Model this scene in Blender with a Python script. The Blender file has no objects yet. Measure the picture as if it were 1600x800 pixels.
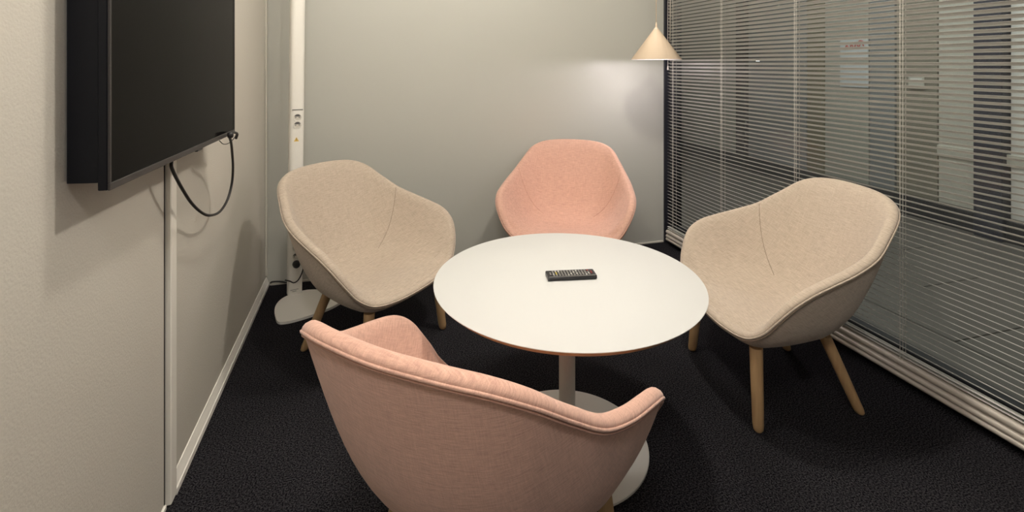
import bpy, math, random
from mathutils import Vector, Matrix
random.seed(7)
R = math.radians
SC = bpy.context.scene
COL = SC.collection

# ------------------------------------------------------------------ camera
HC, FPX, YH, YAW = 1.22, 790.0, 99.7, R(16.0)
CS, SN = math.cos(YAW), math.sin(YAW)
cam_data = bpy.data.cameras.new('camera')
cam_data.sensor_width = 36.0
cam_data.lens = FPX / 1600.0 * 36.0
cam_data.shift_y = -(400.0 - YH) / 1600.0
cam_data.clip_start = 0.02
cam = bpy.data.objects.new('camera', cam_data)
COL.objects.link(cam)
cam.location = (0, 0, HC)
cam.rotation_euler = (R(90), 0, -YAW)
SC.camera = cam

# ------------------------------------------------------------------ world, exposure
SC.view_settings.view_transform = 'Standard'
SC.view_settings.look = 'None'
SC.view_settings.gamma = 1.0
SC.view_settings.use_curve_mapping = False
SC.view_settings.exposure = 0.0
world = bpy.data.worlds.new('world')
SC.world = world
world.use_nodes = True
world.node_tree.nodes['Background'].inputs[0].default_value = (0.5, 0.5, 0.5, 1)
world.node_tree.nodes['Background'].inputs[1].default_value = 0.02

# ------------------------------------------------------------------ room lamps (two ceiling spots above the table, corridor ceiling light) and an added front fill
def area_light(name, loc, size, power, color, shape='DISK', size_y=None, rot=(0, 0, 0), spread=180):
    l = bpy.data.lights.new(name, 'AREA')
    l.shape = shape
    l.size = size
    if size_y:
        l.size_y = size_y
    l.energy = power
    l.color = color
    l.spread = R(spread)
    o = bpy.data.objects.new(name, l)
    COL.objects.link(o)
    o.location = loc
    o.rotation_euler = rot
    return o
WARM = (1.0, 0.93, 0.825)
def point_light(name, loc, rad, power, color):
    l = bpy.data.lights.new(name, 'POINT')
    l.energy = power
    l.color = color
    l.shadow_soft_size = rad
    o = bpy.data.objects.new(name, l)
    COL.objects.link(o)
    o.location = loc
    return o
point_light('ceiling_globe_light', (1.02, 1.47, 2.36), 0.06, 50, WARM)
point_light('ceiling_globe_light', (0.14, 1.50, 2.36), 0.06, 32, WARM)
point_light('added_fill_light', (-0.15, -0.25, 2.34), 0.10, 40, (1.0, 0.95, 0.91))  # unseen fill lamp, added to brighten the front chair's back and rim
area_light('corridor_lamp_light', (3.1, 2.6, 2.50), 0.5, 40, (0.97, 1.0, 0.95), 'RECTANGLE', 2.5)

# ------------------------------------------------------------------ helpers
def floor_pt(px, py, z=0.0):
    """photo pixel -> room point at height z"""
    d = FPX * (HC - z) / (py - YH)
    lat = (px - 800.0) / FPX * d
    return Vector((lat * CS + d * SN, -lat * SN + d * CS, z))
def cam_to_room(lat, d):
    return lat * CS + d * SN, -lat * SN + d * CS

class MB:
    def __init__(self):
        self.v, self.f = [], []
    def add(self, vs, fs):
        n = len(self.v)
        self.v += [tuple(p) for p in vs]
        self.f += [tuple(i + n for i in q) for q in fs]
        return self
    def box(self, a, b, bev=0.0):
        x0, y0, z0 = a
        x1, y1, z1 = b
        if bev <= 0:
            vs = [(x0, y0, z0), (x1, y0, z0), (x1, y1, z0), (x0, y1, z0), (x0, y0, z1), (x1, y0, z1), (x1, y1, z1), (x0, y1, z1)]
            return self.add(vs, [(3, 2, 1, 0), (4, 5, 6, 7), (0, 1, 5, 4), (1, 2, 6, 5), (2, 3, 7, 6), (3, 0, 4, 7)])
        c = bev
        prof = [(x0 + c, y0), (x1 - c, y0), (x1, y0 + c), (x1, y1 - c), (x1 - c, y1), (x0 + c, y1), (x0, y1 - c), (x0, y0 + c)]
        m = ((x0 + x1) / 2, (y0 + y1) / 2)
        ins = []
        for (x, y) in prof:
            ins.append((min(max(x, x0 + c), x1 - c), min(max(y, y0 + c), y1 - c)))
        rings = [[(x, y, z0) for x, y in ins], [(x, y, z0 + c) for x, y in prof], [(x, y, z1 - c) for x, y in prof], [(x, y, z1) for x, y in ins]]
        return self.loft(rings, cap=True)
    def loft(self, rings, cap=False, closed=True):
        n = len(rings[0])
        vs = [p for r in rings for p in r]
        fs = []
        for k in range(len(rings) - 1):
            for i in range(n if closed else n - 1):
                j = (i + 1) % n
                fs.append((k * n + i, k * n + j, (k + 1) * n + j, (k + 1) * n + i))
        if cap:
            fs.append(tuple(range(n - 1, -1, -1)))
            fs.append(tuple((len(rings) - 1) * n + i for i in range(n)))
        return self.add(vs, fs)
    def lathe(self, prof, c=(0, 0, 0), seg=48, cap=True):
        rings = []
        for r, z in prof:
            rings.append([(c[0] + r * math.cos(2 * math.pi * i / seg), c[1] + r * math.sin(2 * math.pi * i / seg), c[2] + z) for i in range(seg)])
        return self.loft(rings, cap)
    def tube(self, pts, rad, seg=8, cap=True, closed=False):
        pts = [Vector(p) for p in pts]
        n = len(pts)
        rads = rad if isinstance(rad, (list, tuple)) else [rad] * n
        rings = []
        up = Vector((0, 0, 1))
        prev = None
        for i, p in enumerate(pts):
            if closed:
                t = pts[(i + 1) % n] - pts[i - 1]
            else:
                t = pts[min(i + 1, n - 1)] - pts[max(i - 1, 0)]
            t.normalize()
            if prev is None:
                a = up if abs(t.dot(up)) < 0.95 else Vector((1, 0, 0))
                nrm = (a - t * a.dot(t)).normalized()
            else:
                nrm = (prev - t * prev.dot(t)).normalized()
            prev = nrm
            b = t.cross(nrm)
            rings.append([p + (nrm * math.cos(2 * math.pi * k / seg) + b * math.sin(2 * math.pi * k / seg)) * rads[i] for k in range(seg)])
        if closed:
            rings.append(rings[0])
            return self.loft(rings)
        return self.loft(rings, cap)
    def prism(self, poly, z0, z1):
        return self.loft([[(x, y, z0) for x, y in poly], [(x, y, z1) for x, y in poly]], cap=True)
    def mesh(self, name, smooth=False, angle=None):
        me = bpy.data.meshes.new(name)
        me.from_pydata(self.v, [], self.f)
        me.update()
        import bmesh
        bm = bmesh.new()
        bm.from_mesh(me)
        bmesh.ops.recalc_face_normals(bm, faces=bm.faces)
        bm.to_mesh(me)
        bm.free()
        if smooth:
            me.polygons.foreach_set('use_smooth', [True] * len(me.polygons))
            if angle:
                me.set_sharp_from_angle(angle=R(angle))
        return me
    def build(self, name, mat, parent=None, smooth=False, angle=None):
        return link(name, self.mesh(name, smooth, angle), mat, parent)

def link(name, me, mat, parent=None):
    o = bpy.data.objects.new(name, me)
    COL.objects.link(o)
    if mat is not None and not me.materials:
        me.materials.append(mat)
    if parent is not None:
        o.parent = parent
    return o
def empty(name, loc=(0, 0, 0), rz=0.0):
    o = bpy.data.objects.new(name, None)
    COL.objects.link(o)
    o.location = loc
    o.rotation_euler = (0, 0, rz)
    o.empty_display_size = 0.1
    return o
def tag(o, label=None, cat=None, group=None, kind=None):
    if label: o['label'] = label
    if cat: o['category'] = cat
    if group: o['group'] = group
    if kind: o['kind'] = kind
    return o
def spline(pts, per=8, closed=False):
    """Catmull-Rom through pts"""
    pts = [Vector(p) for p in pts]
    n = len(pts)
    out = []
    rng = n if closed else n - 1
    for i in range(rng):
        if closed:
            p0, p1, p2, p3 = pts[i - 1], pts[i], pts[(i + 1) % n], pts[(i + 2) % n]
        else:
            p1, p2 = pts[i], pts[i + 1]
            p0 = pts[i - 1] if i else p1 * 2 - p2
            p3 = pts[i + 2] if i + 2 < n else p2 * 2 - p1
        for k in range(per):
            t = k / per
            out.append(0.5 * ((2 * p1) + (p2 - p0) * t + (2 * p0 - 5 * p1 + 4 * p2 - p3) * t * t + (3 * p1 - p0 - 3 * p2 + p3) * t ** 3))
    if not closed:
        out.append(pts[-1].copy())
    return out

# ------------------------------------------------------------------ materials
def new_mat(name):
    m = bpy.data.materials.new(name)
    m.use_nodes = True
    return m, m.node_tree, m.node_tree.nodes['Principled BSDF']
def plain(name, col, rough=0.5, metal=0.0, spec=0.5, bump=None, vary=0.0, scale=30):
    m, nt, b = new_mat(name)
    b.inputs['Base Color'].default_value = (*col, 1)
    b.inputs['Roughness'].default_value = rough
    b.inputs['Metallic'].default_value = metal
    b.inputs['Specular IOR Level'].default_value = spec
    tc = nt.nodes.new('ShaderNodeTexCoord')
    if vary > 0:
        nz = nt.nodes.new('ShaderNodeTexNoise')
        nz.inputs['Scale'].default_value = scale
        nz.inputs['Detail'].default_value = 3
        nt.links.new(tc.outputs['Object'], nz.inputs['Vector'])
        mp = nt.nodes.new('ShaderNodeMix')
        mp.data_type = 'RGBA'
        mp.inputs[6].default_value = (*[c * (1 - vary) for c in col], 1)
        mp.inputs[7].default_value = (*[min(1, c * (1 + vary)) for c in col], 1)
        nt.links.new(nz.outputs['Fac'], mp.inputs[0])
        nt.links.new(mp.outputs[2], b.inputs['Base Color'])
    if bump:
        bs, strength, dist = bump
        nz = nt.nodes.new('ShaderNodeTexNoise')
        nz.inputs['Scale'].default_value = bs
        nz.inputs['Detail'].default_value = 4
        nt.links.new(tc.outputs['Object'], nz.inputs['Vector'])
        bp = nt.nodes.new('ShaderNodeBump')
        bp.inputs['Strength'].default_value = strength
        bp.inputs['Distance'].default_value = dist
        nt.links.new(nz.outputs['Fac'], bp.inputs['Height'])
        nt.links.new(bp.outputs['Normal'], b.inputs['Normal'])
    return m
def fabric(name, light, dark):
    """melange woven wool: short threads in two directions"""
    m, nt, b = new_mat(name)
    tc = nt.nodes.new('ShaderNodeTexCoord')
    facs = []
    for row in (((0, -360, 520), (38, 0, 0), (0, 28, 28)), ((480, 0, 0), (0, 30, 18), (0, -18, 30)), ((800, 0, 0), (0, 800, 0), (0, 0, 800))):
        cx = nt.nodes.new('ShaderNodeCombineXYZ')
        for k in range(3):
            dp = nt.nodes.new('ShaderNodeVectorMath'); dp.operation = 'DOT_PRODUCT'
            dp.inputs[1].default_value = row[k]
            nt.links.new(tc.outputs['Object'], dp.inputs[0])
            nt.links.new(dp.outputs['Value'], cx.inputs[k])
        nz = nt.nodes.new('ShaderNodeTexNoise')
        nz.inputs['Scale'].default_value = 1.0
        nz.inputs['Detail'].default_value = 2.0
        nt.links.new(cx.outputs[0], nz.inputs['Vector'])
        facs.append(nz.outputs['Fac'])
    a = nt.nodes.new('ShaderNodeMath'); a.operation = 'MULTIPLY_ADD'; a.inputs[1].default_value = 0.5
    nt.links.new(facs[1], a.inputs[0]); nt.links.new(facs[0], a.inputs[2])
    a2 = nt.nodes.new('ShaderNodeMath'); a2.operation = 'MULTIPLY_ADD'
    nt.links.new(facs[2], a2.inputs[0]); a2.inputs[1].default_value = 0.6
    nt.links.new(a.outputs[0], a2.inputs[2])
    ramp = nt.nodes.new('ShaderNodeMapRange')
    ramp.inputs['From Min'].default_value = 0.60
    ramp.inputs['From Max'].default_value = 1.50
    nt.links.new(a2.outputs[0], ramp.inputs['Value'])
    mx = nt.nodes.new('ShaderNodeMix'); mx.data_type = 'RGBA'
    mx.inputs[6].default_value = (*dark, 1)
    mx.inputs[7].default_value = (*light, 1)
    nt.links.new(ramp.outputs[0], mx.inputs[0])
    nt.links.new(mx.outputs[2], b.inputs['Base Color'])
    b.inputs['Roughness'].default_value = 0.95
    b.inputs['Specular IOR Level'].default_value = 0.1
    b.inputs['Sheen Weight'].default_value = 0.25
    b.inputs['Sheen Roughness'].default_value = 0.5
    bp = nt.nodes.new('ShaderNodeBump')
    bp.inputs['Strength'].default_value = 0.25
    bp.inputs['Distance'].default_value = 0.0012
    nt.links.new(a2.outputs[0], bp.inputs['Height'])
    nt.links.new(bp.outputs['Normal'], b.inputs['Normal'])
    return m
def wood(name, c0, c1):
    m, nt, b = new_mat(name)
    tc = nt.nodes.new('ShaderNodeTexCoord')
    mp = nt.nodes.new('ShaderNodeMapping')
    mp.inputs['Scale'].default_value = (90, 90, 7)
    nt.links.new(tc.outputs['Object'], mp.inputs['Vector'])
    nz = nt.nodes.new('ShaderNodeTexNoise')
    nz.inputs['Scale'].default_value = 1
    nz.inputs['Detail'].default_value = 4
    nt.links.new(mp.outputs['Vector'], nz.inputs['Vector'])
    mx = nt.nodes.new('ShaderNodeMix'); mx.data_type = 'RGBA'
    mx.inputs[6].default_value = (*c0, 1)
    mx.inputs[7].default_value = (*c1, 1)
    nt.links.new(nz.outputs['Fac'], mx.inputs[0])
    nt.links.new(mx.outputs[2], b.inputs['Base Color'])
    b.inputs['Roughness'].default_value = 0.5
    return m
def carpet_mat(name):
    m, nt, b = new_mat(name)
    tc = nt.nodes.new('ShaderNodeTexCoord')
    n1 = nt.nodes.new('ShaderNodeTexNoise'); n1.inputs['Scale'].default_value = 220; n1.inputs['Detail'].default_value = 4; n1.inputs['Roughness'].default_value = 0.6
    n2 = nt.nodes.new('ShaderNodeTexNoise'); n2.inputs['Scale'].default_value = 2.2; n2.inputs['Detail'].default_value = 2
    for n in (n1, n2):
        nt.links.new(tc.outputs['Object'], n.inputs['Vector'])
    cr = nt.nodes.new('ShaderNodeValToRGB')
    e = cr.color_ramp.elements
    e[0].position = 0.42; e[0].color = (0.004, 0.004, 0.006, 1)
    e[1].position = 0.66; e[1].color = (0.055, 0.052, 0.056, 1)
    nt.links.new(n1.outputs['Fac'], cr.inputs['Fac'])
    mr = nt.nodes.new('ShaderNodeMapRange')
    mr.inputs['To Min'].default_value = 0.7; mr.inputs['To Max'].default_value = 1.25
    nt.links.new(n2.outputs['Fac'], mr.inputs['Value'])
    mx = nt.nodes.new('ShaderNodeMix'); mx.data_type = 'RGBA'; mx.blend_type = 'MULTIPLY'
    mx.inputs[0].default_value = 1.0
    nt.links.new(cr.outputs['Color'], mx.inputs[6])
    nt.links.new(mr.outputs[0], mx.inputs[7])
    nt.links.new(mx.outputs[2], b.inputs['Base Color'])
    b.inputs['Roughness'].default_value = 1.0
    b.inputs['Specular IOR Level'].default_value = 0.0
    bp = nt.nodes.new('ShaderNodeBump'); bp.inputs['Strength'].default_value = 0.3; bp.inputs['Distance'].default_value = 0.002
    nt.links.new(n1.outputs['Fac'], bp.inputs['Height'])
    nt.links.new(bp.outputs['Normal'], b.inputs['Normal'])
    return m
def glass_mat(name, refl=1.0):
    m = bpy.data.materials.new(name)
    m.use_nodes = True
    nt = m.node_tree
    nt.nodes.clear()
    out = nt.nodes.new('ShaderNodeOutputMaterial')
    tr = nt.nodes.new('ShaderNodeBsdfTransparent'); tr.inputs[0].default_value = (0.88, 0.885, 0.865, 1)
    gl = nt.nodes.new('ShaderNodeBsdfGlossy'); gl.inputs['Roughness'].default_value = 0.0
    fr = nt.nodes.new('ShaderNodeFresnel'); fr.inputs['IOR'].default_value = 1.5
    ge = nt.nodes.new('ShaderNodeNewGeometry')
    ir = nt.nodes.new('ShaderNodeMapRange')
    ir.inputs['To Min'].default_value = 1.5
    ir.inputs['To Max'].default_value = 1 / 1.5
    nt.links.new(ge.outputs['Backfacing'], ir.inputs['Value'])
    nt.links.new(ir.outputs[0], fr.inputs['IOR'])
    mu = nt.nodes.new('ShaderNodeMath'); mu.operation = 'MULTIPLY'; mu.inputs[1].default_value = refl
    mu.use_clamp = True
    nt.links.new(fr.outputs[0], mu.inputs[0])
    mx = nt.nodes.new('ShaderNodeMixShader')
    nt.links.new(mu.outputs[0], mx.inputs[0])
    nt.links.new(tr.outputs[0], mx.inputs[1])
    nt.links.new(gl.outputs[0], mx.inputs[2])
    nt.links.new(mx.outputs[0], out.inputs[0])
    return m
def emit_mat(name, col, strength):
    m = bpy.data.materials.new(name)
    m.use_nodes = True
    nt = m.node_tree
    nt.nodes.clear()
    out = nt.nodes.new('ShaderNodeOutputMaterial')
    em = nt.nodes.new('ShaderNodeEmission')
    em.inputs[0].default_value = (*col, 1)
    em.inputs[1].default_value = strength
    nt.links.new(em.outputs[0], out.inputs[0])
    return m

M = {
    'wallpaper': plain('wallpaper', (0.57, 0.54, 0.48), 0.75, spec=0.25, bump=(190, 0.28, 0.003)),
    'backwall': plain('back_wall_paint', (0.485, 0.485, 0.44), 0.42, spec=0.35),
    'ceiling': plain('ceiling_paint', (0.62, 0.61, 0.58), 0.9, spec=0.1),
    'dimwall': plain('lobby_wall_paint', (0.42, 0.415, 0.41), 0.9, spec=0.1),
    'carpet': carpet_mat('dark_carpet'),
    'white': plain('white_paint', (0.86, 0.835, 0.77), 0.45),
    'trim': plain('white_trim', (0.83, 0.80, 0.73), 0.45),
    'joint': plain('dark_joint', (0.05, 0.045, 0.04), 0.8),
    'corner': plain('corner_profile', (0.64, 0.61, 0.54), 0.5),
    'beige': fabric('beige_melange', (0.64, 0.545, 0.445), (0.34, 0.275, 0.215)),
    'pink': fabric('pink_melange', (0.81, 0.51, 0.40), (0.46, 0.26, 0.205)),
    'beige_seam': fabric('beige_stitch', (0.36, 0.28, 0.21), (0.20, 0.15, 0.11)),
    'pink_seam': fabric('pink_stitch', (0.60, 0.34, 0.25), (0.38, 0.19, 0.14)),
    'oak': wood('oak', (0.36, 0.22, 0.105), (0.56, 0.38, 0.20)),
    'ply': wood('ply_edge', (0.27, 0.145, 0.06), (0.42, 0.25, 0.11)),
    'laminate': plain('white_laminate', (0.64, 0.645, 0.635), 0.62, spec=0.2),
    'steel': plain('white_powder_steel', (0.72, 0.71, 0.67), 0.45),
    'black': plain('black_plastic', (0.012, 0.012, 0.014), 0.4),
    'rubber': plain('black_rubber', (0.015, 0.014, 0.014), 0.55),
    'bezel': plain('dark_bezel', (0.04, 0.036, 0.034), 0.5, spec=0.3),
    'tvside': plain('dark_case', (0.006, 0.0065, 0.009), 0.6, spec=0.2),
    'screen': plain('glossy_screen', (0.006, 0.0055, 0.005), 0.10, spec=0.5),
    'slat': plain('slat_paint', (0.60, 0.585, 0.55), 0.42),
    'rail': plain('rail_paint', (0.58, 0.53, 0.47), 0.4, metal=0.2),
    'cord': plain('pale_cord', (0.62, 0.58, 0.52), 0.7),
    'frame': plain('dark_frame', (0.018, 0.019, 0.026), 0.45),
    'shade': plain('cream_shade', (0.78, 0.63, 0.47), 0.55, spec=0.3),
    'shade_in': plain('white_shade_lining', (0.85, 0.84, 0.82), 0.6),
    'bulb': emit_mat('lamp_bulb', (1.0, 0.90, 0.92), 26.0),
    'glass': glass_mat('window_glass'),
    'keys': plain('grey_button', (0.30, 0.29, 0.27), 0.6),
    'key_light': plain('pale_button', (0.62, 0.61, 0.58), 0.6),
    'key_yellow': plain('yellow_button', (0.62, 0.50, 0.12), 0.6),
    'key_red': plain('red_button', (0.35, 0.05, 0.04), 0.6),
    'yellow': plain('warning_yellow', (0.75, 0.50, 0.10), 0.6),
    'corridor_floor': plain('corridor_stone', (0.13, 0.12, 0.11), 0.5, vary=0.25, scale=6),
    'cw_light': plain('corridor_pale_panel', (0.46, 0.46, 0.42), 0.6),
    'cw_white': plain('corridor_white_panel', (0.66, 0.67, 0.66), 0.6),
    'cw_grey': plain('corridor_grey_panel', (0.33, 0.345, 0.32), 0.5),
    'cw_blue': plain('corridor_blue_grey_panel', (0.20, 0.22, 0.235), 0.4),
    'cw_olive': plain('corridor_olive_panel', (0.17, 0.16, 0.115), 0.6),
    'cw_brown': plain('corridor_brown_panel', (0.21, 0.20, 0.165), 0.6),
    'navy': plain('navy_column', (0.022, 0.025, 0.045), 0.6),
    'paper': plain('pale_paper', (0.50, 0.55, 0.60), 0.8),
    'ink': plain('red_ink', (0.42, 0.10, 0.08), 0.8),
    'dark_ink': plain('dark_ink', (0.10, 0.10, 0.10), 0.8),
}

M['screen'].node_tree.nodes['Principled BSDF'].inputs['IOR'].default_value = 1.09
# ------------------------------------------------------------------ the room shell
XL, XR, YB, YF, ZC = -0.533, 2.015, 3.043, -1.6, 2.5
def struct(name, mb, mat, parent=None, **k):
    o = mb.build(name, mat, parent, **k)
    if parent is None:
        o['kind'] = 'structure'
    return o
fl = struct('floor', MB().box((XL - .1, YF - .1, -.05), (XR + .03, YB + .1, 0)), M['carpet'])
tag(fl, 'near-black speckled carpet floor under the table and chairs', 'floor')
ce = struct('ceiling', MB().box((XL - .1, YF - .1, ZC), (XR + .05, YB + .1, ZC + .08)), M['ceiling'])
tag(ce, 'plain pale ceiling over the small meeting room', 'ceiling')
wl = struct('wall_left', MB().box((XL - .1, YF - .1, 0), (XL, YB, ZC)), M['wallpaper'])
tag(wl, 'warm grey textured wall on the left behind the television', 'wall')
wb = struct('wall_back', MB().box((XL - .1, YB, 0), (XR + .05, YB + .1, ZC)), M['backwall'])
tag(wb, 'smooth greenish grey back wall behind the rear pink chair', 'wall')
wf = struct('wall_front', MB().box((XL - .1, YF - .1, 0), (XR + .05, YF, ZC)), M['dimwall'])
tag(wf, 'dim wall behind the photographer', 'wall')
# cable duct on the left wall
DY0, DY1, DP = 1.594, 1.636, 0.016
o = struct('trim_1', MB().box((XL - .004, DY0, 0.006), (XL + DP, DY1, ZC), .0025), M['trim'])
tag(o, 'white vertical cable duct on the left wall under the television', 'trim')
struct('joint_strip', MB().box((XL - .004, DY0 - .006, .006), (XL + .0015, DY0 - .001, ZC)), M['joint'], o)
# baseboards
o = struct('baseboard_left', MB().add(*(lambda P: ([(x, y, z) for y in (DY1 + .001, YB - .002) for x, z in P], [(0, 1, 2, 3, 4, 5), (11, 10, 9, 8, 7, 6)] + [(i, (i + 1) % 6, (i + 1) % 6 + 6, i + 6) for i in range(6)]))(
    [(XL - .004, 0), (XL + .016, 0), (XL + .016, .017), (XL + .013, .020), (XL + .003, .048), (XL - .004, .050)])), M['white'])
tag(o, 'white baseboard running from the cable duct to the back corner', 'baseboard')
o = struct('baseboard_front', MB().box((XL - .004, YF, 0), (XL + .006, DY0 - .002, .014), .002), M['white'])
tag(o, 'thin white floor strip along the near left wall', 'baseboard')
o = struct('trim_2', MB().box((XL - .004, YB - .022, .06), (XL + .008, YB + .002, ZC), .002), M['corner'])
tag(o, 'pale vertical corner profile where left and back walls meet', 'trim')
o = struct('baseboard_back', MB().box((XL + .02, YB - .006, 0), (1.95, YB + .004, .012), .002), M['corner'])
tag(o, 'slim grey strip at the foot of the back wall', 'baseboard')

# ------------------------------------------------------------------ window wall on the right
wx0, wx1 = 1.982, 2.045
win = empty('window_1', (0, 0, 0))
tag(win, 'large dark-framed interior window behind the venetian blind', 'window', kind='structure')
MB().box((wx0, YB - .075, 0), (wx1, YB + .002, ZC), .003).build('window_post', M['frame'], win)
MB().box((1.953, YB - .012, 0), (wx0 + .001, YB + .003, ZC), .002).build('window_jamb', M['frame'], win)
MB().box((wx0, YF, 0), (wx1, YF + .08, ZC), .003).build('window_post', M['frame'], win)
MB().box((wx0, YF + .08, 0), (wx1, YB - .075, .125), .003).build('window_frame', M['frame'], win)
MB().box((wx0, YF + .08, ZC - .06), (wx1, YB - .075, ZC), .003).build('window_frame', M['frame'], win)
MB().box((2.014, YF + .08, .125), (2.020, YB - .075, ZC - .06)).build('window_pane', M['glass'], win)

# ------------------------------------------------------------------ corridor seen through the blind
CX, CY0, CY1 = 4.25, -1.5, 8.0
cf = struct('floor_corridor', MB().box((XR + .03, CY0, -.05), (CX + .2, CY1, -.012)), M['joint'])
tag(cf, 'grey stone-tiled corridor floor beyond the blind', 'floor')
tw, tl = 0.44, 0.88
tm = MB().box((.003, .003, -.02), (tw - .003, tl - .003, 0), .002).mesh('floor_tile')
tm.materials.append(M['corridor_floor'])
for i in range(5):
    for j in range(9):
        y = -.6 + j * tl + (.44 if i % 2 else 0)
        t = bpy.data.objects.new('floor_tile', tm)
        COL.objects.link(t)
        t.parent = cf
        t.location = (XR + .03 + i * tw, y, 0)
cc = struct('ceiling_corridor', MB().box((XR + .05, CY0, 2.6), (CX + .2, CY1, 2.68)), M['ceiling'])
tag(cc, 'plain corridor ceiling beyond the blind', 'ceiling')
ce2 = struct('wall_corridor_end', MB().box((XL, CY1, 0), (CX + .2, CY1 + .1, 2.6)), M['cw_grey'])
tag(ce2, 'grey wall at the far end of the corridor', 'wall')
ce3 = struct('wall_corridor_near', MB().box((XR + .05, CY0 - .1, 0), (CX + .2, CY0, 2.6)), M['cw_grey'])
tag(ce3, 'grey wall at the near end of the corridor', 'wall')
ws = struct('wall_corridor_side', MB().box((XR - .02, YB + .1, 0), (XR + .05, CY1, 2.6)), M['cw_light'])
tag(ws, 'corridor side wall continuing past the meeting room window', 'wall')
cw = struct('wall_right', MB().box((CX, CY0, 0), (CX + .1, CY1, 2.6)), M['cw_grey'])
tag(cw, 'panelled corridor wall seen through the blind', 'wall')
def wy(px, X=CX):
    lat = (px - 800) / FPX
    return X * (CS - lat * SN) / (lat * CS + SN)
panels = [(1052, 1155, 'cw_grey'), (1172, 1262, 'cw_blue'), (1264, 1290, 'cw_olive'), (1292, 1360, 'cw_grey'), (1362, 1401, 'cw_blue'),
          (1404, 1468, 'cw_brown'), (1470, 1533, 'cw_light'), (1583, 1700, 'cw_white')]
for a, b, mt in panels:
    y1, y0 = wy(a), wy(b)
    MB().box((CX - .025, y0, .16), (CX + .01, y1, 2.55), .004).build('wall_panel', M[mt], cw)
y1, y0 = wy(1156), wy(1171)
MB().box((CX - .06, y0, 0), (CX + .01, y1, 2.6), .004).build('door_post', M['frame'], cw)
y1, y0 = wy(1534), wy(1580)
MB().box((CX - .09, y0, 0), (CX + .01, y1, 2.6), .006).build('column', M['navy'], cw)
MB().box((CX - .05, CY0, 0), (CX + .01, CY1, .15), .004).build('skirting', M['frame'], cw)
MB().box((CX - .045, wy(1700), .53), (CX - .02, wy(1470), .60), .004).build('wall_rail', M['cw_light'], cw)
# two notices on the panel
y1, y0 = wy(1318), wy(1362)
n = empty('wall_notice', (CX - .035, (y0 + y1) / 2, 1.26))
tag(n, 'pale blue sheet with a red script mark on the corridor wall', 'poster')
n.location.z = 1.27
hw = (y1 - y0) / 2
MB().box((-.006, -hw, 0), (.004, hw, .19), .001).build('sheet', M['paper'], n)
pts = spline([(-.008, hw * .65 - .17 * k * hw * .8 / .8, .085 + (.028 if k % 2 else -.010) + .004 * k) for k in range(9)], 6)
MB().tube(pts, .006, 6).build('script_mark', M['ink'], n)
MB().tube(spline([(-.008, -hw * .25, .13), (-.008, -hw * .45, .155), (-.008, -hw * .7, .14), (-.008, -hw * .45, .125)], 6), .006, 6).build('script_mark', M['ink'], n)
n = empty('wall_notice', (CX - .035, (y0 + y1) / 2, 1.01))
tag(n, 'blank pale blue sheet below the sheet with red script', 'poster')
MB().box((-.006, -hw, 0), (.004, hw, .22), .001).build('sheet', M['paper'], n)
n = empty('door_plate', (CX - .035, wy(1437), 1.02))
tag(n, 'small pale door plate on the brown corridor panel', 'sign')
MB().box((-.005, -.06, 0), (.004, .06, .10), .002).build('plate', M['cw_light'], n)
MB().box((-.007, -.045, .06), (.0, .045, .085), .001).build('plate_strip', M['cw_white'], n)

# ------------------------------------------------------------------ venetian blind
bl = empty('venetian_blind', (1.955, 0, -.022))
tag(bl, 'grey venetian blind with tilted slats covering the right window', 'blind')
BY0, BY1 = YF + .09, 2.985
SW, TILT, PITCH = .0260, R(25), .0215
def slat_mesh(tilt):
    mb = MB()
    prof = []
    for k in range(7):
        s = -1 + 2 * k / 6
        x, z = s * SW / 2, .0022 * (1 - s * s)
        prof.append((x * math.cos(tilt) + z * math.sin(tilt), -x * math.sin(tilt) + z * math.cos(tilt)))
    top = prof
    bot = [(x, z - .0005) for x, z in prof[::-1]]
    ring = top + bot
    mb.loft([[(x, BY0, z) for x, z in ring], [(x, BY1, z) for x, z in ring]], cap=True)
    me = mb.mesh('slat')
    me.materials.append(M['slat'])
    return me
sm = slat_mesh(TILT)
sm_flat = slat_mesh(R(6))
zs = [(.134 + .012 * k, sm_flat) for k in range(2)]
z = .167
while z < 2.42:
    zs.append((z, sm))
    z += PITCH
for z, me in zs:
    s = bpy.data.objects.new('slat', me)
    COL.objects.link(s)
    s.parent = bl
    s.location = (0, 0, z)
# bottom rail: three rounded ribs
prof = []
for zc, r, ext in ((.1125, .0125, .0), (.085, .0105, .003), (.064, .0095, .004)):
    for k in range(7):
        a = R(90 - 30 * k)
        prof.append((-.012 - ext - r * math.cos(a) * .9, zc + r * math.sin(a)))
ring = prof + [(.016, .0545), (.016, .125)]
MB().loft([[(x, BY0, z) for x, z in ring], [(x, BY1, z) for x, z in ring]], cap=True).build('bottom_rail', M['rail'], bl, smooth=True, angle=40)
MB().box((-.02, BY0, 2.44), (.02, BY1, 2.495), .003).build('head_rail', M['rail'], bl)
for y in (2.92, 2.445, 1.928, 1.436, .945, .45):
    for dx in (-.0145, .0145):
        MB().tube([(dx, y, .12), (dx, y, 2.45)], .0009, 5).build('ladder_cord', M['cord'], bl)
    MB().tube([(-.016, y - .012, .12), (-.016, y - .012, 2.45)], .0008, 5).build('lift_cord', M['cord'], bl)
pc = MB().tube(spline([(-.028, 2.945, 2.45), (-.030, 2.943, 1.9), (-.033, 2.945, 1.5), (-.030, 2.948, 1.32), (-.030, 2.949, 1.227)], 6), [.0016] * 25, 6).build('pull_cord', M['cord'], bl)
MB().lathe([(.0015, .03), (.003, .026), (.0055, .006), (.0055, .002), (.003, 0)], (-.030, 2.949, 1.200), 12).build('tassel', M['cord'], pc, smooth=True)
MB().tube([(-.026, 2.925, 2.45), (-.026, 2.93, 1.40)], .0035, 8).build('tilt_wand', M['cord'], bl, smooth=True)

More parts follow.
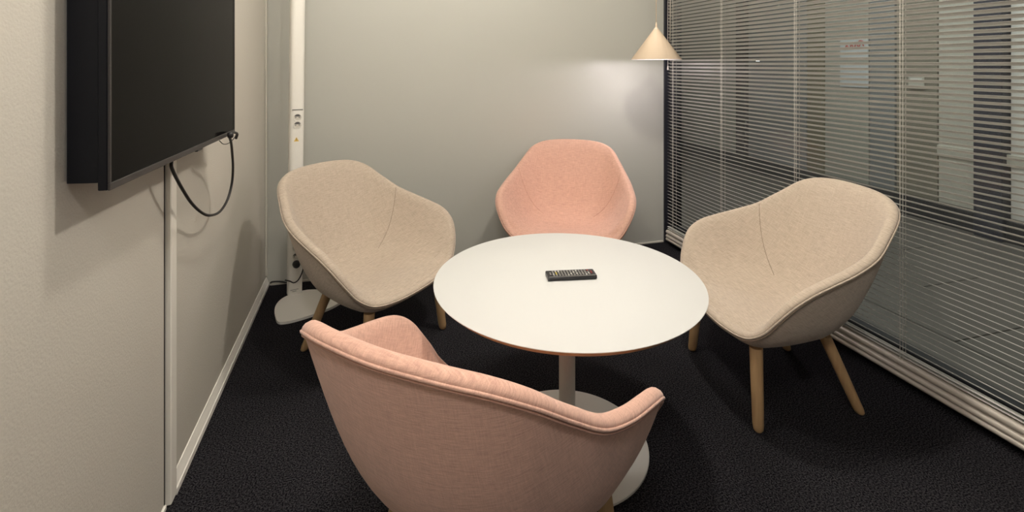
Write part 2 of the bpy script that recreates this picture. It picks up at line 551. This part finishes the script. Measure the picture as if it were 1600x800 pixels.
# ------------------------------------------------------------------ armchairs
half = [(0, -.350, .730), (.115, -.338, .727), (.195, -.311, .715), (.250, -.268, .686), (.288, -.202, .635), (.322, -.128, .585),
        (.347, -.035, .551), (.362, .06, .524), (.368, .13, .500), (.360, .185, .462), (.333, .222, .405), (.292, .248, .345), (.225, .268, .302), (.12, .284, .287), (0, .288, .284)]
loop = half + [(-x, y, z) for x, y, z in half[-2:0:-1]]
RIM = spline(loop, 6, closed=True)
NR = len(RIM)
def rim_frame(i):
    p = RIM[i]
    t = (RIM[(i + 1) % NR] - RIM[i - 1]).normalized()
    out = Vector((p.x, p.y - .02, 0)).normalized()
    v = out * .30 + Vector((0, 0, 1))
    v = (v - t * v.dot(t)).normalized()
    w = t.cross(v).normalized()
    if w.dot(Vector((0, 0, .45)) - p) < 0:
        w = -w
    return p, t, v, w
def bez(a, b, c, d, t):
    u = 1 - t
    return a * u ** 3 + b * 3 * u * u * t + c * 3 * u * t * t + d * t ** 3
def inner_ctrl(i):
    p, t, v, w = rim_frame(i)
    I = p + w * .031 + v * .005
    K = Vector((I.x * .70, I.y * (.50 if I.y < 0 else .86), .318))
    C = Vector((0, .03, .300))
    return I, K, C
def inner_pt(i, t):
    I, K, C = inner_ctrl(i)
    return bez(I, I + (K - I) * .90, C + (K - C) * .95, C, t)
def chair_meshes(fab, stitch):
    out = {}
    # inside upholstery
    cols = []
    NT = 22
    for i in range(NR):
        p, t, v, w = rim_frame(i)
        col = [p + w * .001, p + v * .006 - w * .002, p + v * .0105 + w * .002, p + v * .0135 + w * .008, p + v * .0135 + w * .019, p + v * .0105 + w * .026]
        col += [inner_pt(i, (k / NT) ** 1.0) for k in range(NT)]
        cols.append(col)
    rings = [[cols[i][k] for i in range(NR)] for k in range(len(cols[0]))]
    mb = MB().loft(rings)
    n0 = (len(rings) - 1) * NR
    mb.v.append((0, .03, .300))
    ci = len(mb.v) - 1
    for i in range(NR):
        mb.f.append((n0 + i, n0 + (i + 1) % NR, ci))
    out['upholstery'] = mb.mesh('upholstery', True)
    # outside shell
    NO = 20
    cols = []
    C2 = Vector((0, .03, .236))
    for i in range(NR):
        p, t, v, w = rim_frame(i)
        P = p - v * .004
        K2 = Vector((p.x * (.79 + .46 * min(0, p.y)), p.y * (.65 if p.y < 0 else .88), .238))
        cols.append([bez(P, P + (K2 - P) * .66, C2 + (K2 - C2) * .98, C2, k / NO) for k in range(NO)])
    rings = [[cols[i][k] for i in range(NR)] for k in range(NO)]
    mb = MB().loft(rings)
    n0 = (NO - 1) * NR
    mb.v.append(tuple(C2))
    ci = len(mb.v) - 1
    for i in range(NR):
        mb.f.append((n0 + (i + 1) % NR, n0 + i, ci))
    out['outer_shell'] = mb.mesh('outer_shell', True)
    # twin piping along the rim
    a, b = [], []
    for i in range(NR):
        p, t, v, w = rim_frame(i)
        a.append(p - w * .0025 + v * .0035)
        b.append(p - w * .0020 - v * .0035)
    out['piping'] = MB().tube(a, .0036, 6, closed=True).mesh('piping', True)
    out['piping_low'] = MB().tube(b, .0036, 6, closed=True).mesh('piping', True)
    # seams between back and side panels
    iv = 6 * 5
    for nm, i0, s in (('seam_a', iv, 1), ('seam_b', NR - iv, -1)):
        pts = []
        p, t, v, w = rim_frame(i0)
        for k in range(15):
            f = k / 14 * .60
            fi = i0 - s * 8 * (k / 14) ** 2
            lo = math.floor(fi)
            pts.append(inner_pt(lo % NR, f).lerp(inner_pt((lo + 1) % NR, f), fi - lo))
        out[nm] = MB().tube([Vector(q) + Vector((0, 0, .0002)) for q in pts], .0011, 5).mesh('seam', True)
    for k, m in out.items():
        m.materials.append(stitch if k.startswith('seam') or k == 'piping_low' else fab)
    return out
def leg_mesh(top, foot):
    top, foot = Vector(top), Vector(foot)
    d = (top - foot)
    mb = MB()
    n = 20
    pr = [(0, .0105), (.006, .0155), (.02, .0178), (.5, .0198), (1, .0215)]
    rings = []
    for f, r in pr:
        if f < .05:
            c = foot + Vector((0, 0, f)) + Vector((d.x, d.y, 0)) * (f / d.z)
        else:
            c = foot + d * f
        rings.append([c + Vector((r * math.cos(2 * math.pi * k / n), r * math.sin(2 * math.pi * k / n), 0)) for k in range(n)])
    mb.loft(rings, cap=True)
    me = mb.mesh('leg', True, 50)
    me.materials.append(M['oak'])
    return me
LEGS = [leg_mesh((sx * x0, y0, .262), (sx * x1, y1, .001)) for sx in (-1, 1) for x0, y0, x1, y1 in ((.205, .215, .239, .228), (.160, -.068, .197, -.176))]
SETS = {'pink': chair_meshes(M['pink'], M['pink_seam']), 'beige': chair_meshes(M['beige'], M['beige_seam'])}
for colr, lat, d, th, label, grp in (
        ('pink', -.069, 1.133, 63.4, 'pink upholstered tub armchair in the foreground, seen from behind', 'pink armchairs'),
        ('beige', -.635, 2.234, -29.7, 'beige upholstered tub armchair on oak legs beside the white power pole', 'beige armchairs'),
        ('beige', 1.019, 1.940, 186.1, 'beige upholstered tub armchair on oak legs in front of the venetian blind', 'beige armchairs'),
        ('pink', .308, 2.838, -102.1, 'pink upholstered tub armchair against the back wall, behind the round table', 'pink armchairs')):
    X, Y = cam_to_room(lat, d)
    ch = empty('tub_armchair', (X, Y, 0), R(th) - YAW - R(90))
    tag(ch, label, 'armchair', grp)
    st = SETS[colr]
    up = link('upholstery', st['upholstery'], None, ch)
    link('seam', st['seam_a'], None, up)
    link('seam', st['seam_b'], None, up)
    sh = link('outer_shell', st['outer_shell'], None, ch)
    link('piping', st['piping'], None, up)
    link('piping', st['piping_low'], None, sh)
    for lm in LEGS:
        link('leg', lm, None, ch)

# ------------------------------------------------------------------ round table
TX, TY = cam_to_room(.177, 1.625)
TZ, TR = .534, .4245
tb = empty('round_table', (TX, TY, 0))
tag(tb, 'round white pedestal table with brown plywood edge amid the four chairs', 'table')
MB().lathe([(TR - .0015, 0), (TR, .0008), (TR, .0022), (TR - .0012, .003)], (0, 0, TZ - .003), 128).build('tabletop', M['laminate'], tb, smooth=True, angle=40)
MB().lathe([(TR - .030, -.019), (TR - .020, -.0175), (TR - .007, -.006), (TR - .001, -.0005), (TR - .0010, 0)], (0, 0, TZ - .003), 128).build('table_edge', M['ply'], tb, smooth=True, angle=50)
MB().lathe([(.11, -.004), (.11, 0)], (0, 0, TZ - .022), 40).build('mounting_plate', M['steel'], tb)
MB().lathe([(.026, .012), (.026, TZ - .026)], (0, 0, 0), 40).build('column', M['steel'], tb, smooth=True, angle=40)
MB().lathe([(.253, 0), (.255, .002), (.255, .008), (.252, .0105), (.05, .0125), (.031, .0135), (.028, .018)], (0, 0, 0), 96).build('base', M['steel'], tb, smooth=True, angle=40)

# ------------------------------------------------------------------ remote control
p0, p1 = floor_pt(856.5, 440.5, TZ), floor_pt(933, 437.0, TZ)
q0 = floor_pt(853, 426.5, TZ + .018)
ux = (p1 - p0)
RLEN = ux.length
rz = math.atan2(ux.y, ux.x)
RW = .054
rc = empty('remote_control', (p0.x, p0.y, TZ), rz)
tag(rc, 'slim black television remote control lying on the white tabletop', 'remote control')
prof = [(.004, .001), (RW - .004, .001), (RW, .005), (RW, .011), (RW - .002, .0135), (.002, .0135), (0, .011), (0, .005)]
MB().loft([[(x0, y * (.94 if e else 1) + (.001 if e else 0), z * (.93 if e else 1) + (.0006 if e else 0)) for y, z in prof] for x0, e in ((0, 1), (.003, 0), (RLEN - .003, 0), (RLEN, 1))], cap=True).build('body', M['black'], rc, smooth=True, angle=30)
MB().box((.004, .0022, .0131), (RLEN - .004, .0040, .0141)).build('edge_line', M['keys'], rc)
km = {}
for nm in ('keys', 'key_light', 'key_yellow', 'key_red'):
    me = MB().box((-.0026, -.0028, 0), (.0026, .0028, .0022), .0008).mesh('button')
    me.materials.append(M[nm])
    km[nm] = me
for r in range(4):
    for c in range(15):
        x = .012 + c * (RLEN - .024) / 14
        y = .0120 + r * .0102
        nm = 'keys'
        if c in (0, 14) and r not in (1, 2):
            continue
        if c == 2:
            nm = ('keys', 'key_yellow', 'key_yellow', 'key_light')[r]
        elif c == 14 or (c == 13 and r == 3):
            nm = 'key_red'
        elif (c * 7 + r * 5) % 6 == 0 or (c == 9 and r == 1) or (c == 1 and r == 1):
            nm = 'key_light'
        b = bpy.data.objects.new('button', km[nm])
        COL.objects.link(b)
        b.parent = rc
        b.location = (x, y, .0131)

# ------------------------------------------------------------------ television
T0, T1 = Vector((-.4575, 1.105, .985)), Vector((-.4305, 1.907, .985))
tvd = T1 - T0
TL = tvd.length
tv = empty('television', T0, math.atan2(tvd.y, tvd.x))
tag(tv, 'black flat-screen television mounted on the left wall', 'television')
# local: x along screen towards the back wall, y to the wall (left), -y faces the room
TH, TT = .482, .018
fr = MB()
b = .009
fr.box((0, 0, 0), (TL, .004, .0135), .0010)
fr.box((0, 0, TH - b), (TL, .004, TH), .0010)
fr.box((0, .0002, .0135), (b - .002, .004, TH - b), .0010)
fr.box((TL - .004, .0002, .0135), (TL, .004, TH - b), .0010)
fr.build('bezel', M['bezel'], tv)
MB().box((.0065, .0022, .0125), (TL - .0035, .0040, TH - b + .001)).build('screen', M['screen'], tv)
MB().box((.0003, .0042, .0003), (TL - .0003, TT + .002, TH - .0003), .0015).build('back_panel', M['tvside'], tv)
MB().loft([[(x, y, z) for x, z in ((.008 + e, .014 + e), (TL * .72 - e, .014 + e), (TL * .72 - e, TH - .03 - e), (.008 + e, TH - .03 - e))] for y, e in ((TT + .001, 0), (.040, .0), (.072, .001))], cap=True).build('gap_shade_block', M['tvside'], tv)  # black block added in place of the shade between television and wall
MB().box((.30, .07, .1), (.57, .086, .36), .003).build('wall_bracket', M['black'], tv)
sn = MB().box((TL * .60 - .02, .003, -.006), (TL * .60 + .02, .013, .001), .002).build('sensor', M['black'], tv)
# cable tied round the corner of the television
cb = empty('cable', (0, 0, 0))
tag(cb, 'black cable looping from the lower corner of the television', 'cable')
def on_x(px, py, X):
    lat, u = (px - 800) / FPX, (YH - py) / FPX
    t = X / (lat * CS + SN)
    return Vector((X, (CS - lat * SN) * t, HC + u * t))
path = [(268, 252, -.486), (269, 264, -.483), (283, 292, -.480), (299, 317, -.478), (315, 332, -.477), (328, 336.5, -.475), (343, 331, -.472), (355, 313, -.467), (362, 288, -.459), (364, 262, -.449), (362.5, 236, -.438), (361, 222, -.427), (359, 213, -.420), (364, 207, -.418), (370.5, 209, -.424), (369, 216, -.434)]
MB().tube(spline([on_x(*p) for p in path], 8), .0042, 8).build('cord', M['rubber'], cb, smooth=True)
a = on_x(360, 211, -.419)
MB().lathe([(.002, -.010), (.008, -.008), (.0095, 0), (.008, .008), (.002, .010)], a, 14).build('plug_end', M['rubber'], cb, smooth=True)
MB().tube(spline([on_x(343, 220, -.452), on_x(349, 225, -.450), on_x(357, 224, -.446), on_x(365, 217, -.440), on_x(369, 210, -.436)], 6), .0014, 6).build('tie_string', M['rubber'], cb, smooth=True)

# ------------------------------------------------------------------ power pole in the corner
PX, PY = cam_to_room(-1.150, 2.672)
pp = empty('power_pole', (PX, PY, 0))
tag(pp, 'tall white power pole with sockets on a floor plate, in the left corner', 'power pole')
face = math.atan2(-PY, -PX) + R(9)      # sockets face the camera and slightly right
outline = [(429, 484), (430, 492), (434, 502), (447, 502.5), (470, 497), (500, 487), (525, 476), (545, 462), (538, 455), (520, 452.5), (498, 452), (478, 453), (458, 458), (441, 466), (432, 475)]
poly = [floor_pt(x, y, .012) - Vector((PX, PY, 0)) for x, y in outline]
poly = spline([(p.x, p.y, 0) for p in poly], 4, closed=True)
MB().prism([(p.x, p.y) for p in poly], .0, .012).build('floor_plate', M['white'], pp, smooth=True, angle=40)
lean = (-.004, 0)
def pole_ring(z, s=1.0):
    r = []
    for k in range(32):
        a = 2 * math.pi * k / 32
        ca, sa = math.cos(a), math.sin(a)
        e = 2 / 2.8
        lx = math.copysign(abs(ca) ** e, ca) * .0345 * s
        ly = math.copysign(abs(sa) ** e, sa) * .0365 * s
        c, q = math.cos(face), math.sin(face)
        r.append((lx * c - ly * q + .010 * z, lx * q + ly * c, z))
    return r
MB().loft([pole_ring(.012), pole_ring(1.0), pole_ring(ZC - .004)], cap=True).build('pole', M['white'], pp, smooth=True, angle=50)
fd = Vector((math.cos(face), math.sin(face), 0))
sd = Vector((-fd.y, fd.x, 0))
def face_pt(z, s=0.0, o=0.0):
    return Vector((.010 * z, 0, z)) + fd * (.0348 + o) + sd * s
def zpole(py):
    return HC - (py - YH) / FPX * 2.64
rotm = Matrix((( -fd.y, 0, fd.x), (fd.x, 0, fd.y), (0, 1, 0))).to_4x4()   # local x=side, y=up, z=out
def on_face(mb, name, mat, z, parent, s=0.0, o=0.0, smooth=True):
    me = mb.mesh(name, smooth, 35)
    me.transform(Matrix.Translation(face_pt(z, s, o)) @ rotm)
    return link(name, me, mat, parent)
on_face(MB().box((-.026, -.0015, -.002), (.026, .0015, .0015)), 'cover_slot', M['dark_ink'], zpole(171.5), pp, smooth=False)
for py in (183.5, 195.5, 376, 388, 401):
    zc = zpole(py)
    s = on_face(MB().lathe([(.0205, -.004), (.0205, .002), (.018, .0025), (.0165, -.002), (.0165, -.003)], (0, 0, 0), 28), 'socket', M['white'], zc, pp)
    on_face(MB().lathe([(.0160, -.0005), (.0160, .0004)], (0, 0, 0), 28), 'socket_recess', M['corner'], zc, s)
    for dx in (-.0085, .0085):
        on_face(MB().lathe([(.003, 0), (.003, .0008)], (dx, .0, 0), 10), 'socket_hole', M['dark_ink'], zc, s)
    on_face(MB().add([(.016 * math.cos(R(20 + 14 * k)), .016 * math.sin(R(20 + 14 * k)), .0007) for k in range(11)] + [(0, .004, .0007)], [(k, k + 1, 11) for k in range(10)]), 'socket_crescent', M['dark_ink'], zc, s, smooth=False)  # dark crescent across the upper part of the recess
zc = zpole(218)
w = on_face(MB().add([(-.012, -.010, .001), (.012, -.010, .001), (0, .012, .001), (-.012, -.010, -.001), (.012, -.010, -.001), (0, .012, -.001)], [(0, 1, 2), (5, 4, 3), (0, 3, 4, 1), (1, 4, 5, 2), (2, 5, 3, 0)]), 'warning_sign', M['yellow'], zc, pp, s=-.004, smooth=False)
on_face(MB().box((-.0012, -.003, 0), (.0012, .005, .0018)).box((-.0012, -.0065, 0), (.0012, -.0045, .0018)), 'warning_mark', M['dark_ink'], zc, w, s=-.004, smooth=False)
for py, wd in ((452.5, .020), (455, .010)):
    on_face(MB().box((-wd, -.0012, -.001), (wd, .0012, .0007)), 'printed_mark', M['keys'], zpole(py), pp, s=-.006, smooth=False)
# plug and its lead
pl = empty('power_plug', (PX, PY, 0))
tag(pl, 'black plug and lead in the lowest socket of the power pole', 'plug')
zc = zpole(412)
on_face(MB().lathe([(.014, .000), (.0185, .006), (.0185, .022), (.014, .032), (.007, .036)], (0, 0, 0), 24), 'plug_body', M['black'], zc, pl)
lead = [face_pt(zc + .004, .0, .028), face_pt(zc + .026, .016, .03), face_pt(zc + .018, .036, .018), face_pt(zc - .02, .036, .012), face_pt(zc - .06, .026, .008), face_pt(zc - .088, .010, .006), face_pt(zc - .096, -.010, .006), face_pt(zc - .084, -.030, .004), face_pt(zc - .080, -.050, -.012)]
MB().tube(spline(lead, 6), .0032, 7).build('lead', M['rubber'], pl, smooth=True)
def on_y(px, py, Y):
    lat, u = (px - 800) / FPX, (YH - py) / FPX
    t = Y / (CS - lat * SN)
    return Vector(((lat * CS + SN) * t, Y, HC + u * t))
c0 = [on_y(419, 442.5, 3.026), on_y(426, 440.5, 3.024), on_y(436, 440.0, 3.022), on_y(446, 441, 3.02), on_y(460, 443, 3.018)]
c0[0].x = max(c0[0].x, XL + .024)
o = MB().tube(spline(c0, 6), .005, 8).build('floor_cable', M['rubber'], smooth=True)
tag(o, 'short black cable lying along the back wall behind the power pole', 'cable')

# ------------------------------------------------------------------ pendant lamp
LX, LY = cam_to_room(.857, 3.005)
LZ = 1.245
lp = empty('pendant_lamp', (LX, LY, LZ))
tag(lp, 'cream cone pendant lamp hanging in the corner above the rear pink chair', 'lamp')
MB().lathe([(.1440, .0), (.1455, .0015), (.0060, .1930), (.0045, .1970)], (0, 0, 0), 64, cap=False).build('lamp_shade', M['shade'], lp, smooth=True)
MB().lathe([(.1440, .0), (.1405, .0008), (.0050, .1870)], (0, 0, 0), 64, cap=False).build('shade_lining', M['shade_in'], lp, smooth=True)
MB().lathe([(.0046, .19), (.0062, .195), (.0050, .212), (.003, .222)], (0, 0, 0), 16).build('cord_grip', M['shade'], lp, smooth=True)
MB().tube([(0, 0, .215), (0, 0, ZC - LZ - .02)], .0022, 8).build('cord', M['shade'], lp, smooth=True)
MB().lathe([(.045, -.024), (.045, 0)], (0, 0, ZC - LZ), 32).build('ceiling_rose', M['shade'], lp)
MB().lathe([(.004, .022), (.016, .024), (.023, .045), (.020, .080), (.012, .10)], (0, 0, 0), 20).build('bulb', M['bulb'], lp, smooth=True)
MB().lathe([(.013, .098), (.013, .185)], (0, 0, 0), 20).build('bulb_holder', M['shade_in'], lp)
pl_ = bpy.data.lights.new('pendant_light', 'POINT')
pl_.energy = 4.6
pl_.color = (1.0, .90, .98)
pl_.shadow_soft_size = .02
po = bpy.data.objects.new('pendant_light', pl_)
COL.objects.link(po)
po.location = (LX, LY, LZ + .010)
